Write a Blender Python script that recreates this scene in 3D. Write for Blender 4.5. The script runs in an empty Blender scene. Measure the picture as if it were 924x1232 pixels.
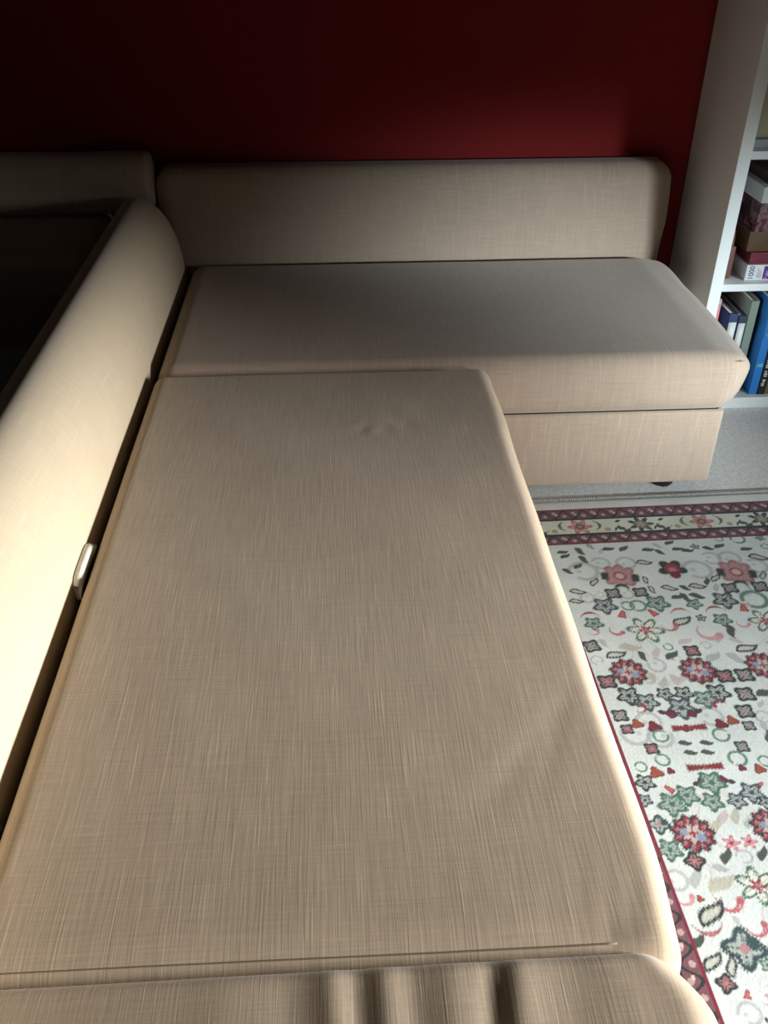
import bpy, math, random
import numpy as np
from mathutils import Vector, Matrix, noise as mnoise

random.seed(7)
C = bpy.context.scene.collection
SC = bpy.context.scene

# ---------------------------------------------------------------- camera
cam_d = bpy.data.cameras.new('camera')
cam = bpy.data.objects.new('camera', cam_d); C.objects.link(cam)
FPX = 1080.0
PITCH, YAW = math.radians(34.634), math.radians(3.314)
cam_d.sensor_fit = 'VERTICAL'; cam_d.sensor_height = 36.0; cam_d.sensor_width = 27.0
cam_d.lens = 36.0 * FPX / 1232.0
cam_d.clip_start = 0.02
cam.location = (0, 0, 1.37)
cam.rotation_euler = (math.pi / 2 - PITCH, 0, -YAW)
SC.camera = cam

# ---------------------------------------------------------------- world, light, exposure
SC.view_settings.view_transform = 'Standard'
SC.view_settings.look = 'None'
SC.view_settings.gamma = 1.0
SC.view_settings.use_curve_mapping = False
SC.view_settings.exposure = 0.0
w = bpy.data.worlds.new('world'); SC.world = w; w.use_nodes = True
w.node_tree.nodes['Background'].inputs[0].default_value = (0.6, 0.75, 1.0, 1)
w.node_tree.nodes['Background'].inputs[1].default_value = 0.0
SC.cycles.max_bounces = 6
SC.cycles.diffuse_bounces = 4

def area(name, loc, target, sx, sy, power, col, spread):
    d = bpy.data.lights.new(name, 'AREA'); d.shape = 'RECTANGLE'
    d.size, d.size_y, d.energy, d.color, d.spread = sx, sy, power, col, math.radians(spread)
    o = bpy.data.objects.new(name, d); C.objects.link(o)
    o.location = loc
    o.rotation_euler = (Vector(target) - Vector(loc)).to_track_quat('-Z', 'Y').to_euler()
    return o
# daylight through the two windows (blinds drawn down over their upper parts)
RWX = 3.30          # right wall
NWY = -1.00         # near wall
area('daylight_right', (RWX - .03, .25, .89), (.0, .76, .24), 1.5, .48, 26, (1.0, .995, .97), 38)
area('daylight_near', (2.96, NWY + .03, 1.22), (.80, 2.50, .25), .62, .22, 3.4, (.82, .95, 1.0), 18)
# ---------------------------------------------------------------- helpers
def mesh_obj(name, verts, faces, mat, root=None, smooth=True):
    me = bpy.data.meshes.new(name)
    if root is not None:
        L = root.location
        verts = [(v[0] - L[0], v[1] - L[1], v[2] - L[2]) for v in verts]
    me.from_pydata([tuple(map(float, v)) for v in verts], [], faces)
    if smooth:
        me.polygons.foreach_set('use_smooth', [True] * len(me.polygons))
    me.update()
    o = bpy.data.objects.new(name, me); C.objects.link(o)
    if mat: me.materials.append(mat)
    if root is not None: o.parent = root
    return o

def thing(name, label, cat, loc=(0, 0, 0), group=None):
    o = bpy.data.objects.new(name, None); C.objects.link(o)
    o.location = loc; o.empty_display_size = .05
    o['label'] = label; o['category'] = cat
    if group: o['group'] = group
    return o

def structure(name, verts, faces, mat, smooth=False):
    o = mesh_obj(name, verts, faces, mat, None, smooth); o['kind'] = 'structure'; return o

def boxm(x0, x1, y0, y1, z0, z1):
    v = [(x, y, z) for x in (x0, x1) for y in (y0, y1) for z in (z0, z1)]
    f = [(0, 1, 3, 2), (4, 6, 7, 5), (0, 4, 5, 1), (2, 3, 7, 6), (0, 2, 6, 4), (1, 5, 7, 3)]
    return v, f

def bevel_box(x0, x1, y0, y1, z0, z1, b):
    return rbox(x0, x1, y0, y1, z0, z1, b, 2, 1, 1, 1)

def join(*vf):
    V, F = [], []
    for v, f in vf:
        n = len(V); V += list(v); F += [tuple(i + n for i in q) for q in f]
    return V, F

def rbox(x0, x1, y0, y1, z0, z1, r, ne=4, nx=1, ny=1, nz=1, disp=None, extra=(None, None, None)):
    """rounded box; nx/ny/nz = cells across the flat middle, ne = cells in each rounded edge"""
    rs = r if isinstance(r, (tuple, list)) else (r, r, r)
    def axis(a, b, r, n, ex):
        t = [math.tan(math.pi / 4 * k / ne) for k in range(ne + 1)]
        lo = [a + r - r * s for s in reversed(t)]
        mid = [a + r + (b - a - 2 * r) * k / n for k in range(1, n)]
        hi = [b - r + r * s for s in t]
        l = lo + mid + hi
        if ex: l = sorted(set(l) | set(ex))
        return l
    X = axis(x0, x1, rs[0], nx, extra[0]); Y = axis(y0, y1, rs[1], ny, extra[1]); Z = axis(z0, z1, rs[2], nz, extra[2])
    idx, V, F = {}, [], []
    lo = (x0 + rs[0], y0 + rs[1], z0 + rs[2]); hi = (x1 - rs[0], y1 - rs[1], z1 - rs[2])
    def vert(i, j, k):
        if (i, j, k) in idx: return idx[i, j, k]
        p = (X[i], Y[j], Z[k])
        q = [min(max(p[a], lo[a]), hi[a]) for a in range(3)]
        d = [(p[a] - q[a]) / rs[a] for a in range(3)]
        n = math.sqrt(sum(c * c for c in d)) or 1
        d = [c / n for c in d]
        P = [q[a] + d[a] * rs[a] for a in range(3)]
        if disp: P = disp(P, d)
        idx[i, j, k] = len(V); V.append(tuple(P)); return idx[i, j, k]
    a, b, c = len(X) - 1, len(Y) - 1, len(Z) - 1
    for i in range(a):
        for j in range(b):
            F.append((vert(i, j, 0), vert(i, j + 1, 0), vert(i + 1, j + 1, 0), vert(i + 1, j, 0)))
            F.append((vert(i, j, c), vert(i + 1, j, c), vert(i + 1, j + 1, c), vert(i, j + 1, c)))
    for i in range(a):
        for k in range(c):
            F.append((vert(i, 0, k), vert(i + 1, 0, k), vert(i + 1, 0, k + 1), vert(i, 0, k + 1)))
            F.append((vert(i, b, k), vert(i, b, k + 1), vert(i + 1, b, k + 1), vert(i + 1, b, k)))
    for j in range(b):
        for k in range(c):
            F.append((vert(0, j, k), vert(0, j, k + 1), vert(0, j + 1, k + 1), vert(0, j + 1, k)))
            F.append((vert(a, j, k), vert(a, j + 1, k), vert(a, j + 1, k + 1), vert(a, j, k + 1)))
    return V, F

def tube(path, r, n=8):
    V, F = [], []
    P = [Vector(p) for p in path]
    for i, p in enumerate(P):
        t = (P[min(i + 1, len(P) - 1)] - P[max(i - 1, 0)]).normalized()
        u = t.cross(Vector((0, 0, 1)))
        if u.length < 1e-4: u = t.cross(Vector((1, 0, 0)))
        u.normalize(); v = t.cross(u)
        for k in range(n):
            a = 2 * math.pi * k / n
            V.append(tuple(p + r * (math.cos(a) * u + math.sin(a) * v)))
    for i in range(len(P) - 1):
        for k in range(n):
            F.append((i * n + k, i * n + (k + 1) % n, (i + 1) * n + (k + 1) % n, (i + 1) * n + k))
    F.append(tuple(range(n - 1, -1, -1))); F.append(tuple((len(P) - 1) * n + k for k in range(n)))
    return V, F

def lathe(cx, cy, prof, n=28):
    V, F = [], []
    for r, z in prof:
        for k in range(n):
            a = 2 * math.pi * k / n
            V.append((cx + r * math.cos(a), cy + r * math.sin(a), z))
    for i in range(len(prof) - 1):
        for k in range(n):
            F.append((i * n + k, i * n + (k + 1) % n, (i + 1) * n + (k + 1) % n, (i + 1) * n + k))
    F.append(tuple(range(n - 1, -1, -1))); F.append(tuple((len(prof) - 1) * n + k for k in range(n)))
    return V, F

def gauss(d, s): return math.exp(-.5 * (d / s) ** 2)
def sstep(a, b, x):
    t = min(max((x - a) / (b - a), 0), 1); return t * t * (3 - 2 * t)

# ---------------------------------------------------------------- materials
def new_mat(name):
    m = bpy.data.materials.new(name); m.use_nodes = True
    nt = m.node_tree; b = nt.nodes['Principled BSDF']
    return m, nt, b

def plain(name, col, rough=.5, var=.08, scale=30, bump=0.0, spec=.3, bscale=200):
    m, nt, b = new_mat(name)
    N, Lk = nt.nodes, nt.links
    tc = N.new('ShaderNodeTexCoord')
    no = N.new('ShaderNodeTexNoise'); no.inputs['Scale'].default_value = scale; no.inputs['Detail'].default_value = 3
    Lk.new(tc.outputs['Object'], no.inputs['Vector'])
    mx = N.new('ShaderNodeMix'); mx.data_type = 'RGBA'
    mx.inputs['A'].default_value = tuple(c * (1 - var) for c in col) + (1,)
    mx.inputs['B'].default_value = tuple(min(c * (1 + var), 1) for c in col) + (1,)
    Lk.new(no.outputs['Fac'], mx.inputs['Factor']); Lk.new(mx.outputs['Result'], b.inputs['Base Color'])
    b.inputs['Roughness'].default_value = rough; b.inputs['Specular IOR Level'].default_value = spec
    if bump:
        n2 = N.new('ShaderNodeTexNoise'); n2.inputs['Scale'].default_value = bscale; n2.inputs['Detail'].default_value = 4
        Lk.new(tc.outputs['Object'], n2.inputs['Vector'])
        bp = N.new('ShaderNodeBump'); bp.inputs['Strength'].default_value = bump; bp.inputs['Distance'].default_value = .003
        Lk.new(n2.outputs['Fac'], bp.inputs['Height']); Lk.new(bp.outputs['Normal'], b.inputs['Normal'])
    return m

def fabric(name, col, warp=.36, weft=.19, fine=400, sheen=.25, side=False):
    """slub linen weave: long irregular threads along Y (and up/down), finer ones across"""
    m, nt, b = new_mat(name); N, Lk = nt.nodes, nt.links
    tc = N.new('ShaderNodeTexCoord')
    def thread(sc, detail=2.0, seed=0):
        mp = N.new('ShaderNodeMapping'); mp.inputs['Scale'].default_value = sc
        mp.inputs['Location'].default_value = (seed, seed * 1.7, seed * .6)
        Lk.new(tc.outputs['Object'], mp.inputs['Vector'])
        no = N.new('ShaderNodeTexNoise'); no.inputs['Scale'].default_value = 1; no.inputs['Detail'].default_value = detail
        no.inputs['Roughness'].default_value = .6
        Lk.new(mp.outputs['Vector'], no.inputs['Vector']); return no.outputs['Fac']
    def ramp(x, a, b_):
        r = N.new('ShaderNodeMapRange'); r.interpolation_type = 'SMOOTHSTEP'
        r.inputs['From Min'].default_value = a; r.inputs['From Max'].default_value = b_
        Lk.new(x, r.inputs['Value']); return r.outputs['Result']
    def math_(op, a, c):
        n = N.new('ShaderNodeMath'); n.operation = op
        for i, q in enumerate((a, c)):
            if isinstance(q, (int, float)): n.inputs[i].default_value = q
            else: Lk.new(q, n.inputs[i])
        return n.outputs[0]
    if side:
        w1 = thread((11, fine, 11)); w2 = thread((7, fine * .55, 7), 1, 3.1); f1 = thread((fine * 1.1, 14, fine * 1.1), 2, 5.3)
    else:
        w1 = thread((fine, 11, 11)); w2 = thread((fine * .75, 9, 9), 1, 3.1)
        f1 = thread((14, fine * 1.1, fine * 1.1), 2, 5.3)
    cloud = thread((5, 5, 5), 3, 9.0)
    slub = ramp(w2, .60, .74) if not side else math_('MULTIPLY', ramp(w2, .60, .74), .3)
    slub2 = ramp(f1, .64, .78)
    h = math_('ADD', math_('ADD', math_('MULTIPLY', w1, warp), math_('MULTIPLY', f1, weft)),
              math_('ADD', math_('MULTIPLY', slub, .10), math_('MULTIPLY', slub2, .06)))
    mean = warp * .5 + weft * .5 + .03
    fac = math_('ADD', math_('MULTIPLY', math_('SUBTRACT', h, mean), 1.5), math_('ADD', 1.0, math_('MULTIPLY', math_('SUBTRACT', cloud, .5), .08)))
    vm = N.new('ShaderNodeVectorMath'); vm.operation = 'SCALE'
    vm.inputs[0].default_value = col; Lk.new(fac, vm.inputs['Scale'])
    Lk.new(vm.outputs['Vector'], b.inputs['Base Color'])
    b.inputs['Roughness'].default_value = .9; b.inputs['Specular IOR Level'].default_value = .15
    b.inputs['Sheen Weight'].default_value = sheen; b.inputs['Sheen Roughness'].default_value = .5
    bp = N.new('ShaderNodeBump'); bp.inputs['Strength'].default_value = .35; bp.inputs['Distance'].default_value = .0012
    Lk.new(h, bp.inputs['Height']); Lk.new(bp.outputs['Normal'], b.inputs['Normal'])
    return m

BEIGE = (.475, .372, .268)
M_fab = fabric('beige_weave', BEIGE)
M_fab_ch = fabric('beige_weave_chaise', (.45, .345, .27), fine=330, warp=.20, weft=.20)
M_back = fabric('beige_weave_back_lit', (.53, .44, .31), fine=260, warp=.12, weft=.10, side=True)  # same beige fabric, colour lightened to carry the bright window light
M_seam = plain('seam_thread', (.2, .15, .1), .9)
M_gap_shade = plain('gap_shade_dark', (.02, .017, .014), .95)  # shade colour for the gap under the chaise lid
M_foot = plain('black_plastic', (.012, .012, .013), .45)
M_red = plain('red_wall_paint', (.25, .021, .021), .85, var=.05, scale=8, bump=.08, bscale=160, spec=.12)
M_ceil = plain('ceiling_paint', (.12, .11, .10), .9)
M_white = plain('white_laminate', (.83, .86, .86), .45, var=.02, scale=5)
M_tag = plain('care_label_cloth', (.78, .76, .70), .85, bump=.2, bscale=400)

# carpet: pale grey-blue loop pile
def carpet():
    m, nt, b = new_mat('loop_pile_carpet'); N, Lk = nt.nodes, nt.links
    tc = N.new('ShaderNodeTexCoord')
    vo = N.new('ShaderNodeTexVoronoi'); vo.inputs['Scale'].default_value = 260; vo.inputs['Randomness'].default_value = 1
    Lk.new(tc.outputs['Object'], vo.inputs['Vector'])
    no = N.new('ShaderNodeTexNoise'); no.inputs['Scale'].default_value = 90; no.inputs['Detail'].default_value = 4
    Lk.new(tc.outputs['Object'], no.inputs['Vector'])
    cr = N.new('ShaderNodeValToRGB')
    cr.color_ramp.elements[0].position = .34; cr.color_ramp.elements[0].color = (.80, .82, .81, 1)
    cr.color_ramp.elements[1].position = .62; cr.color_ramp.elements[1].color = (.97, .97, .95, 1)
    Lk.new(no.outputs['Fac'], cr.inputs['Fac'])
    mx = N.new('ShaderNodeMix'); mx.data_type = 'RGBA'; mx.blend_type = 'MULTIPLY'; mx.inputs['Factor'].default_value = .16
    Lk.new(cr.outputs['Color'], mx.inputs['A']); Lk.new(vo.outputs['Color'], mx.inputs['B'])
    bw = N.new('ShaderNodeRGBToBW'); Lk.new(vo.outputs['Color'], bw.inputs['Color'])
    Lk.new(bw.outputs['Val'], mx.inputs['B'])
    Lk.new(mx.outputs['Result'], b.inputs['Base Color'])
    b.inputs['Roughness'].default_value = .95; b.inputs['Specular IOR Level'].default_value = .1
    bp = N.new('ShaderNodeBump'); bp.inputs['Strength'].default_value = .22; bp.inputs['Distance'].default_value = .004; bp.invert = True
    Lk.new(vo.outputs['Distance'], bp.inputs['Height']); Lk.new(bp.outputs['Normal'], b.inputs['Normal'])
    return m
M_carpet = carpet()

# ---------------------------------------------------------------- room shell
LWX, FWY, CZ = -2.8, 2.87, 2.4
structure('floor', *boxm(LWX, RWX, NWY, FWY, -.1, 0), M_carpet)
structure('wall_far', *boxm(LWX - .1, RWX + .1, FWY, FWY + .1, -.1, CZ), M_red)
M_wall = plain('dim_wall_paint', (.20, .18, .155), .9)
structure('wall_left', *boxm(LWX - .1, LWX, NWY, FWY, -.1, CZ), M_wall)
structure('ceiling', *boxm(LWX, RWX, NWY, FWY, CZ, CZ + .1), M_ceil)
OA = (-.55, 1.05, .55, 2.1)          # opening in the right wall: y0,y1,z0,z1
OB = (2.55, 3.24, .92, 2.1)           # opening in the near wall: x0,x1,z0,z1
structure('wall_right', *join(boxm(RWX, RWX + .1, NWY, OA[0], -.1, CZ), boxm(RWX, RWX + .1, OA[1], FWY, -.1, CZ),
          boxm(RWX, RWX + .1, OA[0], OA[1], -.1, OA[2]), boxm(RWX, RWX + .1, OA[0], OA[1], OA[3], CZ)), M_wall)
structure('wall_near', *join(boxm(LWX - .1, OB[0], NWY - .1, NWY, -.1, CZ), boxm(OB[1], RWX + .1, NWY - .1, NWY, -.1, CZ),
          boxm(OB[0], OB[1], NWY - .1, NWY, -.1, OB[2]), boxm(OB[0], OB[1], NWY - .1, NWY, OB[3], CZ)), M_wall)
M_blind = plain('blind_cloth', (.10, .095, .085), .9)
def window(n, a0, a1, z0, z1, horizontal):
    t = .05; d0, d1 = .05, .09
    def bar(p0, p1, q0, q1):
        return boxm(p0, p1, NWY - d1, NWY - d0, q0, q1) if horizontal else boxm(RWX + d0, RWX + d1, p0, p1, q0, q1)
    mid = (a0 + a1) / 2
    structure('window_%d' % n, *join(bar(a0, a0 + t, z0, z1), bar(a1 - t, a1, z0, z1), bar(a0 + t, a1 - t, z0, z0 + t),
              bar(a0 + t, a1 - t, z1 - t, z1), bar(mid - t / 2, mid + t / 2, z0 + t, z1 - t)), M_white)
window(1, OA[0], OA[1], OA[2], OA[3], False)
window(2, OB[0], OB[1], OB[2], OB[3], True)
rb = thing('roller_blind', 'dark roller blind drawn halfway down the window in the right wall', 'blind', (RWX + .02, .25, 2.1))
mesh_obj('blind_cloth', *boxm(RWX + .012, RWX + .016, OA[0] + .01, OA[1] - .01, 1.16, 2.06), M_blind, rb)
mesh_obj('roller', *tube([(RWX + .026, OA[0] + .01, 2.07), (RWX + .026, OA[1] - .01, 2.07)], .018), M_white, rb)
rb = thing('roller_blind', 'dark roller blind drawn halfway down the window in the near wall', 'blind', (2.895, NWY - .02, 2.1))
mesh_obj('blind_cloth', *boxm(OB[0] + .01, OB[1] - .01, NWY - .016, NWY - .012, 1.56, 2.06), M_blind, rb)
mesh_obj('roller', *tube([(OB[0] + .01, NWY - .026, 2.07), (OB[1] - .01, NWY - .026, 2.07)], .018), M_white, rb)

# ---------------------------------------------------------------- corner sofa
sofa = thing('corner_sofa', 'large beige woven corner sofa bed with low backrests and a storage chaise', 'sofa', (-.04, 1.2, 0))
SZ = .44
def nz(x, y, s, k=0.0): return mnoise.noise(Vector((x * s + k, y * s + 3.3 * k, k)))

def seat_disp(P, d):
    x, y, z = P
    top = max(d[2], 0)
    e = min(x + .43, .362 - x, y - .49, 1.955 - y)
    dz = top * (.0012 * nz(x, y, 4) + .0003 * nz(x, y, 11, 2))
    # two small pinched dimples and soft creases at the far end
    for cx, cy, s, a in ((.052, 1.66, .011, -.0045), (.066, 1.645, .009, .003), (.045, 1.675, .012, .0025), (.10, 1.652, .012, -.0028),
                         (.125, 1.705, .018, -.003), (.145, 1.668, .012, -.003), (.14, 1.725, .02, .0025), (.19, 1.72, .03, -.002), (.08, 1.70, .03, .0018)):
        dz += .22 * top * a * math.exp(-.5 * ((x - cx) ** 2 + (y - cy) ** 2 * .8) / s ** 2)
    # slanting creases near the near right corner
    for cx, cy, ang, L, wd, a in ((.24, .79, .9, .07, .012, -.004), (.275, .80, 1.15, .06, .010, -.004), (.205, .735, .5, .06, .016, -.003),
                                  (.255, .56, 1.5, .035, .010, -.004), (.285, .545, 1.45, .03, .008, -.005), (.315, .56, 1.3, .035, .009, -.004), (.225, .55, 1.6, .03, .012, -.003)):
        u = (x - cx) * math.cos(ang) + (y - cy) * math.sin(ang); v = -(x - cx) * math.sin(ang) + (y - cy) * math.cos(ang)
        dz += .13 * top * a * gauss(u, L) * gauss(v, wd)
    # near edge sinks towards the seam
    dz -= top * .010 * (1 - sstep(.49, .56, y)) * (1 - .4 * sstep(.27, .33, x))
    if x > .2:                       # right-hand corner pulls in at the near end; the edge waves a little
        k = sstep(.2, .34, x)
        x -= k * (.009 * (1 - sstep(.49, .64, y)) + .004 * nz(y, 0, 5, 1))
    return (x, y, z + dz)
mesh_obj('seat_cushion', *rbox(-.438, .374, .492, 1.955, .27, SZ, (.038, .035, .07), 6, 90, 150, 3, seat_disp), M_fab, sofa)

def near_disp(P, d):
    x, y, z = P
    top = max(d[2], 0); f = max(top, max(d[1], 0) * .6)
    fall = sstep(.30, .46, y)
    dz = .003 * nz(x, y, 4, 5) * top
    for cx, wd, a, sl in ((-.025, .011, .0065, .06), (.002, .010, -.005, .05), (.03, .012, .006, .03), (.055, .010, -.003, .02), (.098, .012, .004, 0),
                          (.142, .009, -.0085, -.10), (.168, .014, .006, -.08), (-.07, .016, -.003, .08), (-.14, .02, .002, .1), (.22, .02, -.002, -.1), (.275, .02, .002, -.1)):
        dz += .34 * (1 - .55 * sstep(.47, .52, y)) * f * a * gauss(x - cx - sl * (.48 - y), wd) * (.25 + .75 * fall)
    # far right corner is round
    k = sstep(.2, .36, x)
    x -= k * .034 * sstep(.43, .515, y) ** 1.5
    return (x, y, z + dz)
mesh_obj('seat_cushion', *rbox(-.438, .378, -.35, .520, .27, SZ + .005, (.05, .03, .07), 6, 90, 60, 3, near_disp), M_fab, sofa)

# seams of the seat near edge
def seat_top(x, y):
    P = seat_disp((x, y, SZ), (0, 0, 1)); return P[2]
ys = lambda x: .523 - .004 * sstep(-.4, .3, x)
mesh_obj('seam', *tube([(x, ys(x), seat_top(x, ys(x)) - .0010) for x in np.linspace(-.395, .283, 60)], .0010, 6), M_seam, sofa)
mesh_obj('bed_base', *rbox(-.42, .335, -.33, 1.93, .055, .272, .012, 2, 1, 1, 1), M_fab, sofa)

# long left backrest: extruded rounded profile (x, z)
prof = [(-.449, .10), (-.448, .30), (-.446, .40), (-.447, .44), (-.452, .495), (-.464, .545), (-.484, .590), (-.512, .624), (-.548, .645),
        (-.584, .643), (-.614, .620), (-.633, .582), (-.641, .53), (-.644, .45), (-.644, .30), (-.644, .10)]
def smooth_prof(p, n=3):
    for _ in range(n):
        q = [p[0]]
        for a, b in zip(p, p[1:]):
            q += [(a[0] * .75 + b[0] * .25, a[1] * .75 + b[1] * .25), (a[0] * .25 + b[0] * .75, a[1] * .25 + b[1] * .75)]
        q.append(p[-1]); p = q
    return p
pf = smooth_prof(prof, 2); cxp, czp = -.545, .38
V, F = [], []
rows = []
y0b, y1b, rr = -.40, 2.712, .035
for k in range(7):
    a = math.pi / 2 * k / 6; rows.append((y0b + rr - rr * math.cos(a), rr * (1 - math.sin(a))))
rows += [(y, 0) for y in np.linspace(y0b + rr, y1b - rr, 80)[1:-1]]
for k in range(7):
    a = math.pi / 2 * (1 - k / 6); rows.append((y1b - rr + rr * math.cos(a), rr * (1 - math.sin(a))))
for y, ins in rows:
    for x, z in pf:
        s = 1 - ins / .16
        xx = cxp + (x - cxp) * s; zz = czp + (z - czp) * (1 - ins / .27) if z > .12 else z
        bump = .0006 * nz(y, z, 3.2, 7)
        V.append((xx + bump, y, zz))
n = len(pf)
for i in range(len(rows) - 1):
    for j in range(n):
        F.append((i * n + j, i * n + (j + 1) % n, (i + 1) * n + (j + 1) % n, (i + 1) * n + j))
F.append(tuple(range(n))); F.append(tuple((len(rows) - 1) * n + j for j in range(n - 1, -1, -1)))
mesh_obj('backrest', V, F, M_back, sofa)
# care label sticking out of the gap
V, F = [], []
for i in range(9):
    t = i / 8; y = 1.174 + .118 * t; b = .004 * math.sin(t * math.pi)
    q = .4395 - .010 * abs(2 * t - 1) ** 6
    V += [(-.4450, y, .40), (-.4445, y, q + .001), (-.4315, y, q - .003), (-.4370, y, .40)]
for i in range(8):
    for j in range(4):
        F.append((i * 4 + j, i * 4 + (j + 1) % 4, i * 4 + 4 + (j + 1) % 4, i * 4 + 4 + j))
F += [(0, 1, 2, 3), (35, 34, 33, 32)]
t_ = mesh_obj('care_label', V, F, M_tag, sofa); t_['label'] = 'white fabric care label sticking out of the gap'

# chaise: storage box, lid, backrest
mesh_obj('storage_box', *rbox(-.42, .992, 1.985, 2.70, .06, .2790, (.014, .014, .010), 3, 30, 20, 6,
         lambda P, d: (P[0] - .006 * sstep(.9, .99, P[0]) * (1 - (P[2] - .06) / .217) * 0, P[1] + .0015 * nz(P[0], P[2], 5, 4), P[2])), M_fab_ch, sofa)
def lid_disp(P, d):
    x, y, z = P
    top = max(d[2], 0)
    fr = max(-d[1], 0)
    dz = top * (.0014 * nz(x, y, 3.5, 8) + .0003 * nz(x, y, 10, 4))
    if x > .5:
        k = sstep(.6, 1.03, x)
        bul = 1 - ((y - 2.33) / .37) ** 2
        x += k * (.018 * max(bul, 0)) + k * .012 * sstep(2.48, 2.66, y) - k * .018 * (1 - sstep(1.958, 2.02, y)) ** 2
        x -= k * .022 * (1 - sstep(.28, .40, z)) * (1 if y < 2.6 else .4)
        dz -= top * .012 * sstep(.93, 1.03, x)
    y += fr * (-.004 * sstep(.40, .34, z) + .0015 * nz(x, z, 6, 3))
    return (x, y, z + dz)
mesh_obj('chaise_lid', *rbox(-.434, 1.032, 1.958, 2.715, .2825, SZ, (.05, .045, .055), 6, 110, 60, 6, lid_disp), M_fab_ch, sofa)
def cb_disp(P, d):
    x, y, z = P
    if z > .44:
        k = (z - .44) / .25
        y += .028 * k * (1 - .8 * sstep(2.74, 2.85, y))
    # rounder upper right corner
    q = sstep(.985, 1.034, x) * sstep(.60, .70, z)
    z -= .004 * q * q; x -= .004 * q + .012 * sstep(.55, .42, z) * sstep(.95, 1.03, x)
    y += max(-d[1], 0) * (.003 * nz(x, z, 4, 6))
    return (x, y, z)
mesh_obj('chaise_backrest', *rbox(-.517, 1.040, 2.722, 2.855, .07, .702, (.05, .035, .05), 6, 70, 3, 40, cb_disp), M_fab_ch, sofa)
# hinge seam along the lid front edge and tiny corner stitch
mesh_obj('seam', *tube([(.985, 1.966, .423), (.995, 1.969, .4225), (1.003, 1.974, .421)], .0008, 6), M_seam, sofa)
mesh_obj('gap_shade', *boxm(-.40, .974, 1.993, 2.69, .270, .290), M_gap_shade, sofa)  # dark slab added so the gap between lid and box reads as shade
for fx, fy in ((.905, 2.085), (.915, 2.62), (-.36, 2.62), (.27, .0), (-.36, .0), (.27, 1.8)):
    mesh_obj('foot', *lathe(fx, fy, [(.026, 0), (.03, .006), (.034, .062)]), M_foot, sofa)['label'] = 'black round foot'

# ---------------------------------------------------------------- bookcase
bk = thing('bookcase', 'tall white bookcase against the red wall right of the sofa', 'bookcase', (1.51, 2.68, 0))
BX0, BX1, BY0, BY1, BH = 1.112, 1.912, 2.50, 2.852, 2.02
PT = .036
mesh_obj('side_panel', *bevel_box(BX0, BX0 + PT, BY0, BY1, 0, BH, .0015), M_white, bk)
mesh_obj('side_panel', *bevel_box(BX1 - PT, BX1, BY0, BY1, 0, BH, .0015), M_white, bk)
shelf_tops = [.038, .415, .790, 1.165, 1.54]
for z in shelf_tops:
    mesh_obj('shelf', *bevel_box(BX0 + PT, BX1 - PT, BY0 + .002, BY1 - .008, z - .022, z, .0012), M_white, bk)
mesh_obj('top_panel', *bevel_box(BX0 + PT, BX1 - PT, BY0, BY1, BH - .022, BH, .0015), M_white, bk)
mesh_obj('back_panel', *boxm(BX0 + PT, BX1 - PT, BY1 - .008, BY1, .002, BH - .022), M_white, bk)
mesh_obj('plinth', *bevel_box(BX0 + PT, BX1 - PT, BY0 + .004, BY0 + .02, 0, .016, .001), M_white, bk)

IX = BX0 + PT
M_page = plain('book_pages', (.72, .69, .60), .9, scale=400, var=.12)
def book(label, x0, x1, y0, z0, h, depth, cov, group='books on the lower shelf', patch=None, pages=True, extra=None):
    t = thing('book', label, 'book', ((x0 + x1) / 2, y0 + depth / 2, z0), group)
    c = .0025
    m = plain('book_cover', cov, .5, var=.06)
    mesh_obj('cover', *join(bevel_box(x0, x1, y0, y0 + .004, z0, z0 + h, .001), boxm(x0, x0 + c, y0 + .003, y0 + depth, z0, z0 + h),
             boxm(x1 - c, x1, y0 + .003, y0 + depth, z0, z0 + h)), m, t)
    mesh_obj('pages', *boxm(x0 + c, x1 - c, y0 + .004, y0 + depth - .004, z0 + .003, z0 + h - .005), M_page, t)
    if patch:
        for a, b, colr, nm in patch:
            mesh_obj(nm, *boxm(x0 + .002, x1 - .002, y0 - .0006, y0 + .001, z0 + a * h, z0 + b * h), plain('spine_print', colr, .5), t)
    return t
Z0 = .0385
book('thin pink book standing against the bookcase side on the lower shelf', IX + .001, IX + .018, 2.522, Z0, .322, .22, (.62, .22, .22), patch=[(.94, .99, (.4, .42, .42), 'spine_label')])
book('thick black book just right of the pink book on the lower shelf', IX + .020, IX + .052, 2.60, Z0, .275, .2, (.012, .012, .013))
book('navy book with a white spine label, the one nearer the pink book', IX + .056, IX + .084, 2.53, Z0, .272, .22, (.02, .05, .13), patch=[(.66, .90, (.75, .76, .74), 'spine_label')])
book('dark navy book with a long white spine label left of the sage green book', IX + .087, IX + .112, 2.53, Z0, .265, .22, (.02, .035, .075), patch=[(.52, .91, (.72, .74, .73), 'spine_label')])
book('tall sage green book on the lower shelf', IX + .115, IX + .140, 2.53, Z0, .312, .24, (.20, .26, .22))
book('thick black book left of the bright blue book', IX + .142, IX + .170, 2.57, Z0, .30, .24, (.012, .013, .014))
book('tall bright blue book on the lower shelf', IX + .173, IX + .199, 2.522, Z0, .315, .23, (.03, .20, .58), patch=[(.30, .34, (.15, .45, .72), 'spine_band'), (.62, .66, (.08, .32, .66), 'spine_band')])
b8 = book('black book with white spine lettering beside the blue book', IX + .201, IX + .222, 2.520, Z0, .30, .23, (.02, .021, .022))
rn = random.Random(3)
V, F = [], []
z = Z0 + .03
while z < Z0 + .27:
    hh = rn.uniform(.004, .009)
    if rn.random() < .85:
        v, f = boxm(IX + .205 + rn.uniform(0, .002), IX + .217 - rn.uniform(0, .003), 2.5192, 2.5210, z, z + hh * .6)
        V, F = join((V, F), (v, f))
    z += hh
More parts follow.
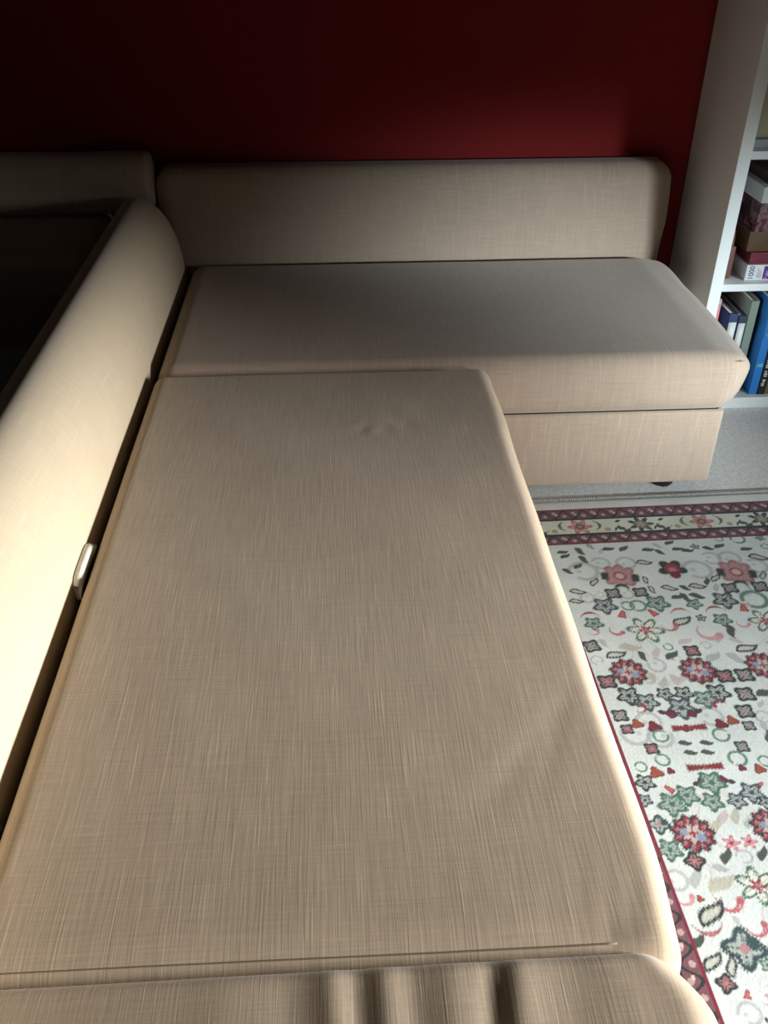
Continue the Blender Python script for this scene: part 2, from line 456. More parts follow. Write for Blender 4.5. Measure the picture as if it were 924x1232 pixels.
mesh_obj('spine_lettering', V, F, plain('white_print', (.7, .7, .68), .6), b8)['kind'] = 'stuff'
book('olive green book right of the white-lettered black book', IX + .225, IX + .252, 2.522, Z0, .28, .22, (.16, .15, .07))
book('dark brown book at the right of the olive green book', IX + .255, IX + .285, 2.530, Z0, .29, .22, (.05, .035, .03))
book('grey book past the dark brown book on the lower shelf', IX + .290, IX + .32, 2.528, Z0, .27, .22, (.3, .3, .31))
book('dark red book past the grey book on the lower shelf', IX + .323, IX + .352, 2.532, Z0, .285, .22, (.22, .03, .03))

# middle shelf: puzzle and game boxes
def carton(name, label, x0, x1, y0, y1, z0, z1, cov, lid=None, lidcol=None, cat='box', group='boxes on the middle shelf'):
    t = thing(name, label, cat, ((x0 + x1) / 2, (y0 + y1) / 2, z0), group)
    if lid:
        mesh_obj('tray', *bevel_box(x0 + .002, x1 - .002, y0 + .002, y1 - .002, z0, z1 - .002, .001), cov, t)
        mesh_obj('lid', *bevel_box(x0, x1, y0, y1, z1 - lid, z1, .0015), lidcol or cov, t)
    else:
        mesh_obj('body', *bevel_box(x0, x1, y0, y1, z0, z1, .002), cov, t)
    return t
Zm = .4155
M_cw = plain('puzzle_card', (.70, .72, .74), .5, var=.03)
pz = carton('puzzle_box', 'white puzzle box with 1000 and a purple picture on its front, bottom of the stack', 1.222, 1.52, 2.530, 2.80, Zm, Zm + .047, M_cw, None)
M_pur = plain('purple_print', (.20, .10, .48), .5, var=.5, scale=60)
mesh_obj('front_picture', *boxm(1.276, 1.515, 2.5292, 2.531, Zm + .004, Zm + .043), M_pur, pz)
mesh_obj('picture_highlight', *boxm(1.283, 1.31, 2.5288, 2.530, Zm + .012, Zm + .03), plain('lilac_print', (.5, .42, .75), .5), pz)
mesh_obj('picture_highlight', *boxm(1.276, 1.288, 2.5288, 2.530, Zm + .004, Zm + .010), plain('magenta_print', (.62, .12, .5), .5), pz)
cu = bpy.data.curves.new('printed_number', 'FONT'); cu.body = '1000'; cu.size = .021; cu.extrude = .0004; cu.align_x = 'CENTER'; cu.align_y = 'CENTER'
tmp = bpy.data.objects.new('tmp', cu); C.objects.link(tmp)
dg = bpy.context.evaluated_depsgraph_get()
me = bpy.data.meshes.new_from_object(tmp.evaluated_get(dg)); C.objects.unlink(tmp); bpy.data.objects.remove(tmp)
num = bpy.data.objects.new('printed_number', me); C.objects.link(num); num.parent = pz
me.materials.clear(); me.materials.append(plain('black_print', (.04, .04, .05), .6))
num.matrix_local = Matrix.Translation((1.240 - pz.location[0], 2.5296 - pz.location[1], .0235)) @ Matrix.Rotation(math.pi / 2, 4, 'X') @ Matrix.Rotation(math.pi / 2, 4, 'Z')
for k in range(3):
    mesh_obj('print_line', *boxm(1.258 + .005 * k, 1.2595 + .005 * k, 2.5294, 2.531, Zm + .008, Zm + .040 - .006 * k), plain('grey_print', (.42, .44, .47), .6), pz)
carton('board_game_box', 'glossy maroon box lying on the white puzzle box', 1.228, 1.50, 2.535, 2.80, Zm + .0475, Zm + .082, plain('maroon_gloss', (.17, .035, .05), .2, var=.25, scale=40, spec=.5))
carton('board_game_box', 'brown and mustard box between the maroon box and the picture box', 1.215, 1.49, 2.545, 2.82, Zm + .0825, Zm + .142, plain('mustard_card', (.105, .06, .03), .6, var=.5, scale=16))
M_pic = None
def picture_card():
    m, nt, b = new_mat('picture_card'); N, Lk = nt.nodes, nt.links
    tc = N.new('ShaderNodeTexCoord'); no = N.new('ShaderNodeTexNoise'); no.inputs['Scale'].default_value = 28; no.inputs['Detail'].default_value = 1.5; no.inputs['Distortion'].default_value = 1.2
    Lk.new(tc.outputs['Object'], no.inputs['Vector'])
    cr = N.new('ShaderNodeValToRGB'); e = cr.color_ramp.elements
    e[0].position = .36; e[0].color = (.02, .02, .022, 1); e[1].position = .44; e[1].color = (.13, .02, .035, 1)
    for p, c in ((.50, (.04, .02, .025, 1)), (.56, (.26, .14, .16, 1)), (.62, (.10, .02, .03, 1)), (.68, (.14, .16, .14, 1))):
        q = e.new(p); q.color = c
    Lk.new(no.outputs['Fac'], cr.inputs['Fac']); Lk.new(cr.outputs['Color'], b.inputs['Base Color']); b.inputs['Roughness'].default_value = .4
    return m
carton('board_game_box', 'dark game box with maroon picture sides and a pale grey lid rim', 1.222, 1.50, 2.535, 2.83, Zm + .1425, Zm + .270, picture_card(), .045, plain('pale_grey_card', (.50, .52, .50), .6))
carton('board_game_box', 'flat dark brown box, topmost of the middle shelf stack', 1.245, 1.50, 2.555, 2.82, Zm + .2705, Zm + .300, plain('dark_brown_card', (.06, .035, .028), .6))
t = thing('notebook', 'thin reddish brown notebook standing against the bookcase side on the middle shelf', 'book', (IX + .015, 2.64, Zm))
mesh_obj('cover', *rbox(IX + .001, IX + .026, 2.545, 2.75, Zm, Zm + .150, .008, 3, 1, 1, 2, lambda P, d: (P[0] + .012 * (1 - ((P[2] - Zm) / .15)) , P[1], P[2])), plain('brown_leather', (.17, .075, .065), .5, var=.2), t)
mesh_obj('spine', *bevel_box(IX + .008, IX + .034, 2.540, 2.548, Zm + .004, Zm + .10, .003), plain('brown_leather_spine', (.15, .065, .055), .5), t)
# upper shelf
Zu = .7905
carton('storage_box', 'cream box standing upright at the left end of the upper shelf', 1.165, 1.23, 2.56, 2.80, Zu + .022, Zu + .32, plain('cream_card', (.52, .48, .33), .7), .05, None, 'box', 'things on the upper shelf')
carton('storage_box', 'flat grey box under the cream box on the upper shelf', 1.155, 1.36, 2.54, 2.82, Zu, Zu + .0215, plain('grey_card', (.45, .46, .47), .7), None, None, 'box', 'things on the upper shelf')
carton('storage_box', 'pale cream box second from the left on the upper shelf', 1.234, 1.33, 2.57, 2.80, Zu + .022, Zu + .28, plain('cream_card', (.6, .57, .48), .7), .05, None, 'box', 'things on the upper shelf')

# ---------------------------------------------------------------- dark corner behind the long backrest
ac = thing('armchair', 'low beige armchair in deep shadow behind the long backrest', 'armchair', (-1.12, 2.45, 0))
mesh_obj('base', *rbox(-1.72, -.66, 2.20, 2.84, .06, .36, .03, 3, 4, 4, 4), M_fab_ch, ac)
mesh_obj('seat_cushion', *rbox(-1.72, -.655, 2.42, 2.85, .365, .575, .05, 4, 20, 8, 4, lambda P, d: (P[0], P[1], P[2] + .004 * nz(P[0], P[1], 5))), M_fab_ch, ac)
bc = thing('cushion', 'dark beige oblong cushion in shadow on top of the armchair behind the long backrest', 'cushion', (-1.11, 2.775, .578))
mesh_obj('cushion_cover', *rbox(-1.70, -.520, 2.716, 2.85, .578, .745, (.02, .05, .05), 5, 24, 3, 6, lambda P, d: (P[0], P[1] + .006 * nz(P[0], P[2], 5, 2), P[2] + .006 * nz(P[0], 0, 4, 3) * sstep(.6, .7, P[2]))), M_fab_ch, bc)
for fx, fy in ((-1.65, 2.26), (-.73, 2.26), (-1.65, 2.78), (-.73, 2.78)):
    mesh_obj('foot', *lathe(fx, fy, [(.02, 0), (.026, .062)], 16), M_foot, ac)
cr_ = thing('storage_crate', 'dark blue-grey lidded crate on the floor behind the long backrest', 'crate', (-.95, 2.0, 0))
M_cr = plain('blue_grey_plastic', (.16, .20, .23), .5)
mesh_obj('crate_body', *rbox(-1.28, -.68, 1.87, 2.16, 0, .52, .015, 3), M_cr, cr_)
mesh_obj('crate_lid', *rbox(-1.30, -.658, 1.85, 2.18, .515, .55, .010, 3), M_cr, cr_)

# ---------------------------------------------------------------- rug
RX0, RX1, RY0, RY1 = .335, 2.02, -.72, 1.993
MOT = """
ros,0.597,1.341,0.038,0,0
ros,0.746,1.338,0.038,0,0
ros,0.891,1.345,0.037,0,0
ros,0.599,0.944,0.037,0,0
ros,0.743,0.95,0.036,0,0
pal,0.668,1.663,0.042,10,0
pal,0.955,1.662,0.044,10,0
tulip,0.803,1.683,0.034,0,0
star,0.673,1.469,0.041,180,0
star,0.954,1.483,0.038,180,0
star,0.672,0.839,0.035,20,0
quad,0.634,1.599,0.016,45,0
quad,0.7,1.6,0.015,45,0
quad,0.917,1.603,0.016,45,0
quad,0.991,1.604,0.017,45,0
quad,0.797,1.318,0.017,45,0
quad,0.84,1.319,0.017,45,0
quad,0.545,1.316,0.017,45,0
quad,0.546,1.222,0.014,45,0
quad,0.801,1.219,0.016,45,0
quad,0.754,1.397,0.015,45,0
quad,0.55,1.186,0.011,45,0
quad,0.794,1.181,0.011,45,0
quad,0.82,1.265,0.017,45,0
flw,0.603,1.556,0.022,20,0
flw,0.727,1.558,0.022,20,0
flw,0.888,1.56,0.023,20,0
flw,0.562,1.497,0.017,20,0
flw,0.857,1.493,0.017,20,0
flw,0.812,1.551,0.015,20,0
flw,0.579,1.274,0.02,20,0
flw,0.654,1.275,0.014,20,0
flw,0.694,1.274,0.016,20,0
flw,0.765,1.272,0.02,20,0
flw,0.611,1.255,0.019,20,0
flw,0.733,1.256,0.019,20,0
flw,0.676,1.235,0.023,20,0
leaf,0.586,1.395,0.018,-20,0
leaf,0.877,1.399,0.02,-20,0
leaf,0.741,1.87,0.01,0,0
leaf,0.843,1.614,0.016,0,0
leaf,0.774,1.611,0.015,10,0
leaf,0.725,1.643,0.011,80,0
leaf,0.765,1.494,0.02,-35,0
leaf,0.897,1.643,0.014,-50,0
leaf,1.015,1.646,0.013,-70,0
leaf,0.553,1.61,0.015,5,0
leaf,0.542,1.576,0.013,0,0
leaf,0.601,1.644,0.013,-60,0
leaf,0.743,1.712,0.015,0,0
leaf,1.034,1.716,0.019,10,0
dleaf,0.641,1.387,0.012,70,0
dleaf,0.706,1.387,0.014,-40,0
dleaf,0.799,1.575,0.013,60,0
dleaf,0.829,1.578,0.014,20,0
dleaf,0.782,1.578,0.012,-20,0
gleaf,0.642,1.323,0.011,80,0
gleaf,0.662,1.307,0.013,-70,0
gleaf,0.688,1.313,0.013,70,0
gleaf,0.706,1.317,0.013,-50,0
gleaf,0.567,1.432,0.011,60,0
gleaf,0.622,1.416,0.018,0,0
gleaf,0.829,1.435,0.013,-60,0
gleaf,0.863,1.424,0.012,20,0
gleaf,0.701,1.377,0.008,40,0
gleaf,0.841,1.369,0.017,40,0
gleaf,0.793,1.376,0.016,-40,0
arc,0.56,1.531,0.021,0,0
arc,0.77,1.533,0.021,0,1
arc,0.853,1.535,0.022,0,2
tri,0.636,1.526,0.017,20,0
tri,0.706,1.528,0.017,-30,0
tri,0.922,1.533,0.018,10,0
hook,0.607,1.473,0.018,160,1
hook,0.729,1.481,0.02,120,1
hook,0.899,1.48,0.016,150,3
hook,0.554,1.472,0.014,100,3
hook,0.811,1.457,0.029,160,3
hook,0.591,1.24,0.014,70,0
hook,0.758,1.239,0.015,-70,0
blob,0.574,1.198,0.014,0,2
blob,0.766,1.196,0.014,0,2
blob,0.606,1.189,0.016,0,1
blob,0.74,1.188,0.015,0,1
blob,0.67,1.181,0.011,0,1
bar,0.674,1.183,0.032,0,0
wing,0.647,1.221,0.016,20,0
wing,0.695,1.22,0.015,160,0
curl,0.586,1.684,0.028,10,0
curl,0.635,1.713,0.018,30,0
curl,0.698,1.712,0.019,-20,0
curl,0.865,1.675,0.028,10,0
curl,0.915,1.718,0.019,40,0
curl,0.96,1.715,0.022,-10,0
curl,0.6,1.202,0.02,0,0
curl,0.608,1.162,0.02,160,0
curl,0.561,1.174,0.022,180,0
curl,0.727,1.208,0.02,30,0
curl,0.568,1.586,0.014,100,0
curl,0.633,1.32,0.013,0,0
curl,1.014,1.681,0.021,60,0
curl,0.942,1.597,0.018,90,0
gcurl,0.611,1.165,0.013,170,0
gcurl,0.73,1.161,0.014,170,0
gcurl,0.656,1.553,0.013,30,0
gcurl,0.68,1.552,0.016,-20,0
gcurl,0.958,1.559,0.026,-10,0
dleaf,0.551,1.765,0.011,-15,0
dleaf,0.554,1.749,0.011,-35,0
dleaf,0.768,1.763,0.012,-10,0
dleaf,0.794,1.751,0.011,35,0
dleaf,0.843,1.762,0.011,-15,0
dleaf,0.866,1.754,0.012,-5,0
dleaf,0.546,1.688,0.011,35,0
dleaf,0.708,1.772,0.012,-45,0
dleaf,0.669,1.772,0.012,-15,0
dleaf,0.953,1.769,0.012,-30,0
dleaf,1.016,1.752,0.012,-15,0
dleaf,0.576,1.707,0.011,-45,0
dleaf,0.921,1.76,0.011,15,0
quad,0.584,1.135,0.012,45,0
quad,0.76,1.13,0.012,45,0
quad,0.583,0.89,0.014,0,0
dleaf,0.653,1.145,0.01,0,0
dleaf,0.695,1.143,0.01,0,0
dleaf,0.656,1.121,0.01,0,0
dleaf,0.689,1.12,0.01,0,0
gcurl,0.55,1.093,0.01,0,0
gcurl,0.596,1.107,0.012,60,0
gcurl,0.74,1.102,0.015,-40,0
gcurl,0.79,1.093,0.011,0,0
blob,0.575,1.078,0.015,0,2
blob,0.603,1.08,0.009,0,1
blob,0.74,1.079,0.009,0,1
blob,0.772,1.075,0.013,0,2
bar,0.671,1.086,0.032,0,0
wing,0.652,1.053,0.013,-20,0
wing,0.695,1.054,0.014,200,0
flw,0.671,1.05,0.02,20,0
tri,0.587,1.04,0.013,-40,0
tri,0.759,1.04,0.011,60,0
flw,0.615,1.024,0.018,30,0
flw,0.736,1.023,0.018,30,0
flw,0.582,1.006,0.02,30,0
flw,0.657,1.007,0.016,30,0
flw,0.702,1.007,0.014,30,0
flw,0.548,0.914,0.017,30,0
flw,0.547,1.057,0.015,30,0
flw,0.535,1.018,0.011,30,0
flw,0.753,1.0,0.011,30,0
flw5,0.608,0.734,0.026,10,0
flw5,0.545,0.965,0.015,10,0
pink,0.659,0.921,0.012,0,0
pink,0.691,0.922,0.011,0,0
dleaf,0.641,0.897,0.013,-60,0
dleaf,0.705,0.898,0.012,-60,0
dleaf,0.54,0.75,0.012,-50,0
gleaf,0.622,0.874,0.011,10,0
gleaf,0.574,0.859,0.015,-70,0
gleaf,0.614,0.847,0.02,-30,0
gleaf,0.687,0.976,0.013,-80,0
gleaf,0.664,0.975,0.013,-60,0
gleaf,0.645,0.959,0.012,-60,0
gleaf,0.704,0.96,0.01,-70,0
gleaf,0.614,0.779,0.008,60,0
curl,0.54,0.855,0.016,0,0
hook,0.542,0.825,0.016,120,3
hook,0.613,0.816,0.023,130,1
leaf,0.579,0.796,0.023,-45,0
blob,0.568,0.821,0.006,0,2
arc,0.564,0.764,0.023,180,1
hook,0.64,0.768,0.018,110,1
leaf,0.552,0.717,0.016,-45,0
leaf,0.578,0.709,0.014,-80,0
quad,0.559,0.682,0.012,20,0
tri,0.585,0.665,0.01,20,0
blob,0.54,0.633,0.014,0,1
curl,0.578,0.636,0.014,0,0
flw,0.633,0.706,0.009,0,0
hook,0.608,0.655,0.009,80,3
"""
RP, RA = (.533, .72), math.radians(1.0)      # the rug lies turned by one degree
def build_rug():
    rs = np.random.RandomState(4)
    gx = np.concatenate([np.arange(RX0, 1.28, .0019), np.arange(1.28, RX1, .006), [RX1]])
    gy = np.concatenate([np.arange(RY0, .30, .007), np.arange(.30, RY1, .0019), [RY1]])
    nx, ny = len(gx), len(gy)
    XX, YY = np.meshgrid(gx, gy)
    col = np.zeros((ny, nx, 3)); 
    IV = np.array((.61, .70, .715)); col[:] = IV
    # faint mottling of the wool itself
    DK = (.028, .042, .046); NV = (.05, .07, .10); GN = (.06, .15, .12); MA = (.17, .025, .05); RD = (.28, .04, .06); PK = (.42, .22, .25)
    GY = (.36, .40, .42); OL = (.20, .22, .14); OR = (.30, .08, .055); BE = (.60, .58, .48); BL = (.22, .32, .48); ST = (.55, .50, .44)
    def win(cx, cy, r):
        i0, i1 = np.searchsorted(gx, (cx - r, cx + r)); j0, j1 = np.searchsorted(gy, (cy - r, cy + r))
        return slice(j0, j1), slice(i0, i1)
    def put(sl, mask, c):
        a = np.clip(mask, 0, 1)[..., None]; col[sl] = col[sl] * (1 - a) + np.array(c) * a
    def local(cx, cy, s, rot, ext=1.5):
        sl = win(cx, cy, s * ext)
        dx, dy = XX[sl] - cx, YY[sl] - cy
        jj = .06 * s * np.sin(dx * 900 + cy * 50) * np.sin(dy * 800)
        c, sn = math.cos(rot), math.sin(rot)
        u = (dx * c + dy * sn + jj) / s; v = (-dx * sn + dy * c + jj) / s
        return sl, u, v, np.hypot(u, v), np.arctan2(v, u)
    aa = lambda x, k=.10: np.clip(.5 - x / k, 0, 1)       # soft inside of x<0
    def outline(sl, R, r, out, fill, th=.24):
        put(sl, aa(r - R), out); put(sl, aa(r - R + th), fill)
    def motif(t, x, y, s, deg, c):
        rot = -math.radians(deg); k = int(round(c))
        s = max(s * (1.10 if t in ('ros', 'pal', 'tulip', 'star', 'bar') else 1.1 if t in ('tri', 'blob', 'hook', 'arc') else 1.5), .008)
        sl, u, v, r, a = local(x, y, s, rot, 1.9)
        if u.size == 0: return
        v0 = v
        if t == 'ros':
            put(sl, aa(r - (.93 + .08 * np.cos(11 * a))), DK); put(sl, aa(r - (.80 + .10 * np.cos(11 * a + 1))) * (np.cos(11 * a) > -.2), RD)
            put(sl, aa(r - .72) * (np.cos(11 * a + 1.5) > .25), PK); put(sl, aa(r - .56), MA)
            put(sl, aa(r - (.42 + .10 * np.cos(7 * a))), (.48, .46, .46)); put(sl, aa(np.hypot(u - .3, v + .2) - .2), BL); put(sl, aa(np.hypot(u + .38, v - .1) - .16), BL)
            put(sl, aa(r - (.16 + .08 * np.cos(4 * a))), RD)
        elif t == 'pal':
            R = .72 + .28 * np.abs(np.cos(4 * a)) ** .7
            put(sl, aa(r - R), (.33, .13, .15)); put(sl, aa(r - R + .17), (.42, .27, .29)); put(sl, aa(np.abs(np.abs(u) - .78) - .2) * aa(np.abs(v + .1) - .3), DK)
            put(sl, aa(np.abs(np.cos(5 * a) * r) - .10) * aa(r - .7), (.40, .15, .18)); put(sl, aa(r - .34), MA); put(sl, aa(r - .24), (.62, .42, .42))
            put(sl, aa(np.hypot(u * .8, v + .95) - .3), DK); put(sl, aa(np.hypot(u * .8, v + 1.1) - .22), IV)
        elif t == 'tulip':
            R = .6 + .4 * np.abs(np.cos(2.5 * a + .8))
            put(sl, aa(r - R), DK); put(sl, aa(np.hypot(u, v * .9) - .5), RD); put(sl, aa(np.hypot(u, v + .1) - .25), PK); put(sl, aa(np.hypot(u, v + .6) - .36), MA)
        elif t == 'star':
            R = .48 + .5 * np.abs(np.cos(3 * a + .5)) ** 1.3
            outline(sl, R, r, GN, (.66, .72, .66), .2); put(sl, aa(np.abs(np.cos(6 * a) * r) - .05) * aa(r - .7), GN)
            put(sl, aa(r - (.26 + .12 * np.cos(5 * a))), RD); put(sl, aa(r - .1), PK)
        elif t == 'quad':
            R = .82 + .15 * np.cos(4 * a)
            outline(sl, R, r, DK, (.30, .34, .34) if (int(x * 1000) % 3) else (.34, .17, .19), .30); put(sl, aa(np.abs(np.sin(2 * a) * r) - .08) * aa(r - .8), DK)
            put(sl, aa(r - .18), PK)
        elif t in ('flw', 'flw5'):
            n_ = 5 if t == 'flw' else 4
            R = .80 + .17 * np.cos(n_ * a)
            cc = (GN, DK, NV)[int(x * 1000 + y * 500) % 3] if t == 'flw' else (.04, .075, .085)
            outline(sl, R, r, cc, (.36, .44, .43), .27); put(sl, aa(np.abs(np.sin(n_ * a / 2) * r) - .07) * aa(r - .8), cc); put(sl, aa(r - .2), cc if t == 'flw' else PK)
            if t == 'flw5': put(sl, aa(np.hypot(u - .4, v - .3) - .3), cc)
        elif t in ('leaf', 'dleaf', 'gleaf'):
            wdt = .42 * np.clip(1 - u * u, 0, 1) * (1 - .35 * u); q = np.abs(v + .12 * np.sin(u * 3)) - wdt
            inside = np.abs(u) < 1
            if t == 'leaf': put(sl, aa(q) * inside, DK); put(sl, aa(q + .2) * (np.abs(u) < .72), (.50, .54, .50))
            elif t == 'dleaf': put(sl, aa(q) * inside, (.07, .09, .085))
            else: put(sl, aa(q) * inside * .8, (GY, (.42, .42, .34), (.48, .42, .46))[int(x * 1000) % 3])
        elif t == 'arc':
            cc = (RD, (.45, .20, .22), OR)[k % 3]
            rr_ = np.hypot(u, v + .9); q = np.abs(rr_ - 1.05) - .16 * np.clip(1.1 - np.abs(u), 0, 1); put(sl, aa(q) * (v > -.6) * (np.abs(u) < 1), (.25, .05, .06)); put(sl, aa(q + .08) * (v > -.6) * (np.abs(u) < .95), cc)
        elif t == 'hook':
            cc = {0: RD, 1: (.42, .12, .15), 3: (.55, .28, .32)}.get(k, RD)
            rr_ = np.hypot(u, v); q = np.abs(rr_ - .75) - .2 * np.clip(.5 + a / 3, .2, 1.2); put(sl, aa(q) * (a > -1.2) * (a < 2.2), cc)
            put(sl, aa(q + .17) * (a > -1.0) * (a < 2.0), (.66, .5, .5) if k else cc); put(sl, aa(np.hypot(u + .45, v - .65) - .28), cc)
        elif t == 'tri':
            q = np.maximum(np.abs(u) * 1.1 - (.75 - v * .5) * .55, np.maximum(-v - .75, v - .9)); put(sl, aa(q), (.28, .05, .06)); put(sl, aa(q + .18), (.46, .14, .13)); put(sl, aa(np.hypot(u, v - .95) - .3), IV)
        elif t == 'blob':
            cc = {1: MA, 2: OR}.get(k, RD)
            R = .78 + .16 * np.cos(3 * a + 1); put(sl, aa(r - R), tuple(q * .6 for q in cc)); put(sl, aa(r - R + .2), cc)
        elif t == 'bar':
            q = np.maximum(np.abs(u) - 1, np.abs(v) - .14 - .10 * np.abs(u)); put(sl, aa(q), (.20, .035, .04)); put(sl, aa(np.abs(u) - .05) * aa(np.abs(v) - .2), OR)
        elif t == 'wing':
            q = np.abs(v) - .5 * (1 - np.abs(u)) - .12 * np.sin(6 * u); put(sl, aa(q) * (np.abs(u) < 1.1), DK); put(sl, aa(q + .2) * (np.abs(u) < .8), MA)
        elif t == 'curl':
            q = np.abs(r - .75 - .1 * a / 3) - .13; put(sl, aa(q) * (a > -2.2) * .75, GY); put(sl, aa(np.hypot(u + .3, v) - .16) * .6, GY)
        elif t == 'gcurl':
            q = np.abs(r - .72) - .13; put(sl, aa(q) * (a > -2.4), (.10, .24, .18)); put(sl, aa(q) * (a < -2.0) * (a > -2.9) * .6, OL)
        elif t == 'pink':
            outline(sl, .7 + .25 * np.cos(5 * a), r, (.45, .20, .25), (.62, .34, .40), .3); put(sl, aa(r - .22), RD)
    def stem(pts):
        for (x0, y0), (x1, y1) in zip(pts, pts[1:]):
            n_ = max(2, int(math.hypot(x1 - x0, y1 - y0) / .002))
            for q in range(n_):
                t = q / n_; x = x0 + (x1 - x0) * t + .006 * math.sin(t * 9 + x0 * 40); y = y0 + (y1 - y0) * t
                sl = win(x, y, .004); 
                if XX[sl].size: put(sl, aa(np.hypot(XX[sl] - x, YY[sl] - y) / .0016 - 1, .8) * .55, ST)
    stars = [(.673, 1.469), (.954, 1.483), (.672, .839), (.957, .84)]
    for kx in range(0, 5):
        cx = .672 + .284 * kx
        for cy in (1.665, 1.469, .839, .42, -.1): stem([(cx, cy - .02), (cx - .02, cy - .12), (cx + .02, cy - .2)])
        for cy in (1.34, .945, .3):
            stem([(cx - .075, cy), (cx, cy - .045), (cx + .075, cy)]); stem([(cx - .07, cy - .04), (cx - .075, cy - .16)]); stem([(cx, cy + .10), (cx - .075, cy + .01)]); stem([(cx, cy + .10), (cx + .075, cy + .01)])
    ML = []
    for line in MOT.strip().splitlines():
        q = line.split(','); q = [q[0]] + [float(c) for c in q[1:]]
        dx, dy = q[1] - RP[0], q[2] - RP[1]
        ML.append((q[0], RP[0] + dx * math.cos(RA) + dy * math.sin(RA), RP[1] - dx * math.sin(RA) + dy * math.cos(RA)) + tuple(q[3:]))
    vis = lambda x, y: x < .50 + .40 * (y - .3) + .06 and y > .5     # part of the field the list was read for
    taken = [(m_[1], m_[2], m_[3]) for m_ in ML]
    extra = []
    for kx in (0, 1, 2, 3, 4, 5):
        for ky in (0, 1, 2, 3, 4):
            if kx == 0 and ky == 0: continue
            for m_ in ML:
                x, y = m_[1] + .284 * kx, m_[2] - .63 * ky
                if x > 1.80 or y < -.52 or y > 1.80 or x < .55 or vis(x, y): continue
                if any(abs(x - q[0]) < .8 * (m_[3] + q[2]) and abs(y - q[1]) < .8 * (m_[3] + q[2]) for q in taken): continue
                taken.append((x, y, m_[3])); extra.append((m_[0], x, y) + m_[3:])
    fr = random.Random(11)
    fill = []
    for _ in range(5200):
        x, y = fr.uniform(.55, 1.80), fr.uniform(-.5, 1.79)
        s = fr.choice((.009, .011, .013, .016))
        if any(abs(x - q[0]) < .95 * s + 1.1 * q[2] and abs(y - q[1]) < .95 * s + 1.1 * q[2] for q in taken): continue
        taken.append((x, y, s * .8)); fill.append((fr.choice(('gleaf', 'dleaf', 'curl', 'dleaf', 'leaf', 'quad', 'gcurl', 'flw', 'gleaf')), x, y, s, fr.uniform(-90, 90), 0))
    extra += fill
    order = {'curl': 0, 'gleaf': 1}
    for m_ in sorted(ML + extra, key=lambda q: order.get(q[0], 2)):
        if m_[1] - m_[3] * .3 > .535: motif(*m_)
    # border bands: distance from the rug edge decides the band
    D = np.minimum(np.minimum(XX - RX0, RX1 - XX), np.minimum(YY - RY0, RY1 - YY))
    along = np.where((YY - RY0 == D) | (RY1 - YY == D), XX, YY)
    b0, b1, b2, b3 = .045, .090, .158, .196
    brd = D < b3
    base = np.where((D < b0)[..., None], np.array((.74, .77, .74)), np.array((.18, .085, .105)))
    main = (D >= b1) & (D < b2)
    base = np.where(main[..., None], np.array((.62, .66, .59)), base)
    col[brd] = base[brd]
    for g0, g1 in ((b0, b1), (b2, b3)):
        c_ = (g0 + g1) / 2; h_ = (g1 - g0) / 2
        for e in (g0, g1):
            m_ = np.abs(D - e) < (.0042 if e in (b1, b2) else .003); col[m_] = DK if e in (b1, b2) else (.19, .025, .05)
        wv = np.sin(along * 2 * math.pi / .052) * h_ * .72
        m_ = (np.abs(D - c_ - wv) < .0038) & (np.abs(D - c_) < h_ - .003); col[m_] = DK
        m_ = (np.hypot((np.mod(along, .026) - .013), D - c_ + np.sign(np.sin(along * 2 * math.pi / .052)) * h_ * .3) < .0058) & (np.abs(D - c_) < h_ - .003); col[m_] = (.46, .34, .36)
        m_ = (np.hypot((np.mod(along + .008, .052) - .026), (D - c_) * 1.2) < .0042); col[m_] = (.6, .52, .5)
    def bflower(x, y, rot, kind):
        if kind: 
            sl, u, v, r, a = local(x, y, .036, rot, 1.6); R = .72 + .25 * np.cos(7 * a)
            put(sl, aa(r - R), DK); put(sl, aa(r - .48), (.16, .17, .13)); put(sl, aa(r - .3 - .1 * np.cos(5 * a)), (.42, .33, .25)); put(sl, aa(np.abs(np.sin(3.5 * a) * r) - .05) * aa(r - .7), (.3, .3, .26))
        else:
            sl, u, v, r, a = local(x, y, .036, rot, 1.6); R = .72 + .2 * np.cos(6 * a)
            put(sl, aa(r - R), (.38, .08, .12)); put(sl, aa(r - R + .16), (.60, .36, .38)); put(sl, aa(np.abs(np.sin(3 * a) * r) - .08) * aa(r - .7), (.38, .08, .12)); put(sl, aa(r - .36), (.14, .10, .08)); put(sl, aa(r - .16), (.35, .3, .15))
        for sg in (-1, 1):
            ox, oy = sg * .052, .004
            X_, Y_ = x + ox * math.cos(rot) - oy * math.sin(rot), y + ox * math.sin(rot) + oy * math.cos(rot)
            if kind == 0:
                sl, u, v, r, a = local(X_, Y_, .022, rot, 1.9); q = np.abs(np.hypot(u + sg * .9, v) - .95) - .20 * (1.15 - np.abs(v)); put(sl, aa(q) * (np.abs(v) < 1.1) * (u * sg > -.6), (.13, .15, .10))
                sl, u, v, r, a = local(X_ + sg * .018 * math.cos(rot), Y_ - .02 * math.cos(rot) - sg * .018 * math.sin(rot), .009, rot); put(sl, aa(r - .9), (.36, .36, .2))
            else:
                sl, u, v, r, a = local(X_ - .018 * math.sin(-rot) * 0, Y_ - .022 * math.cos(rot), .026, rot, 1.6)
                q = np.abs(v + .3 * np.sin(4 * u)) - .34 * (1 - u * u) - .1 * np.sin(14 * u); put(sl, aa(q) * (np.abs(u) < 1), (.05, .08, .07))
                sl, u, v, r, a = local(X_ + sg * .006, Y_ + .014 * math.cos(rot), .009, rot + .5); put(sl, aa(np.hypot(u * .6, v * 1.3) - .6), DK)
    mid = (b1 + b2) / 2
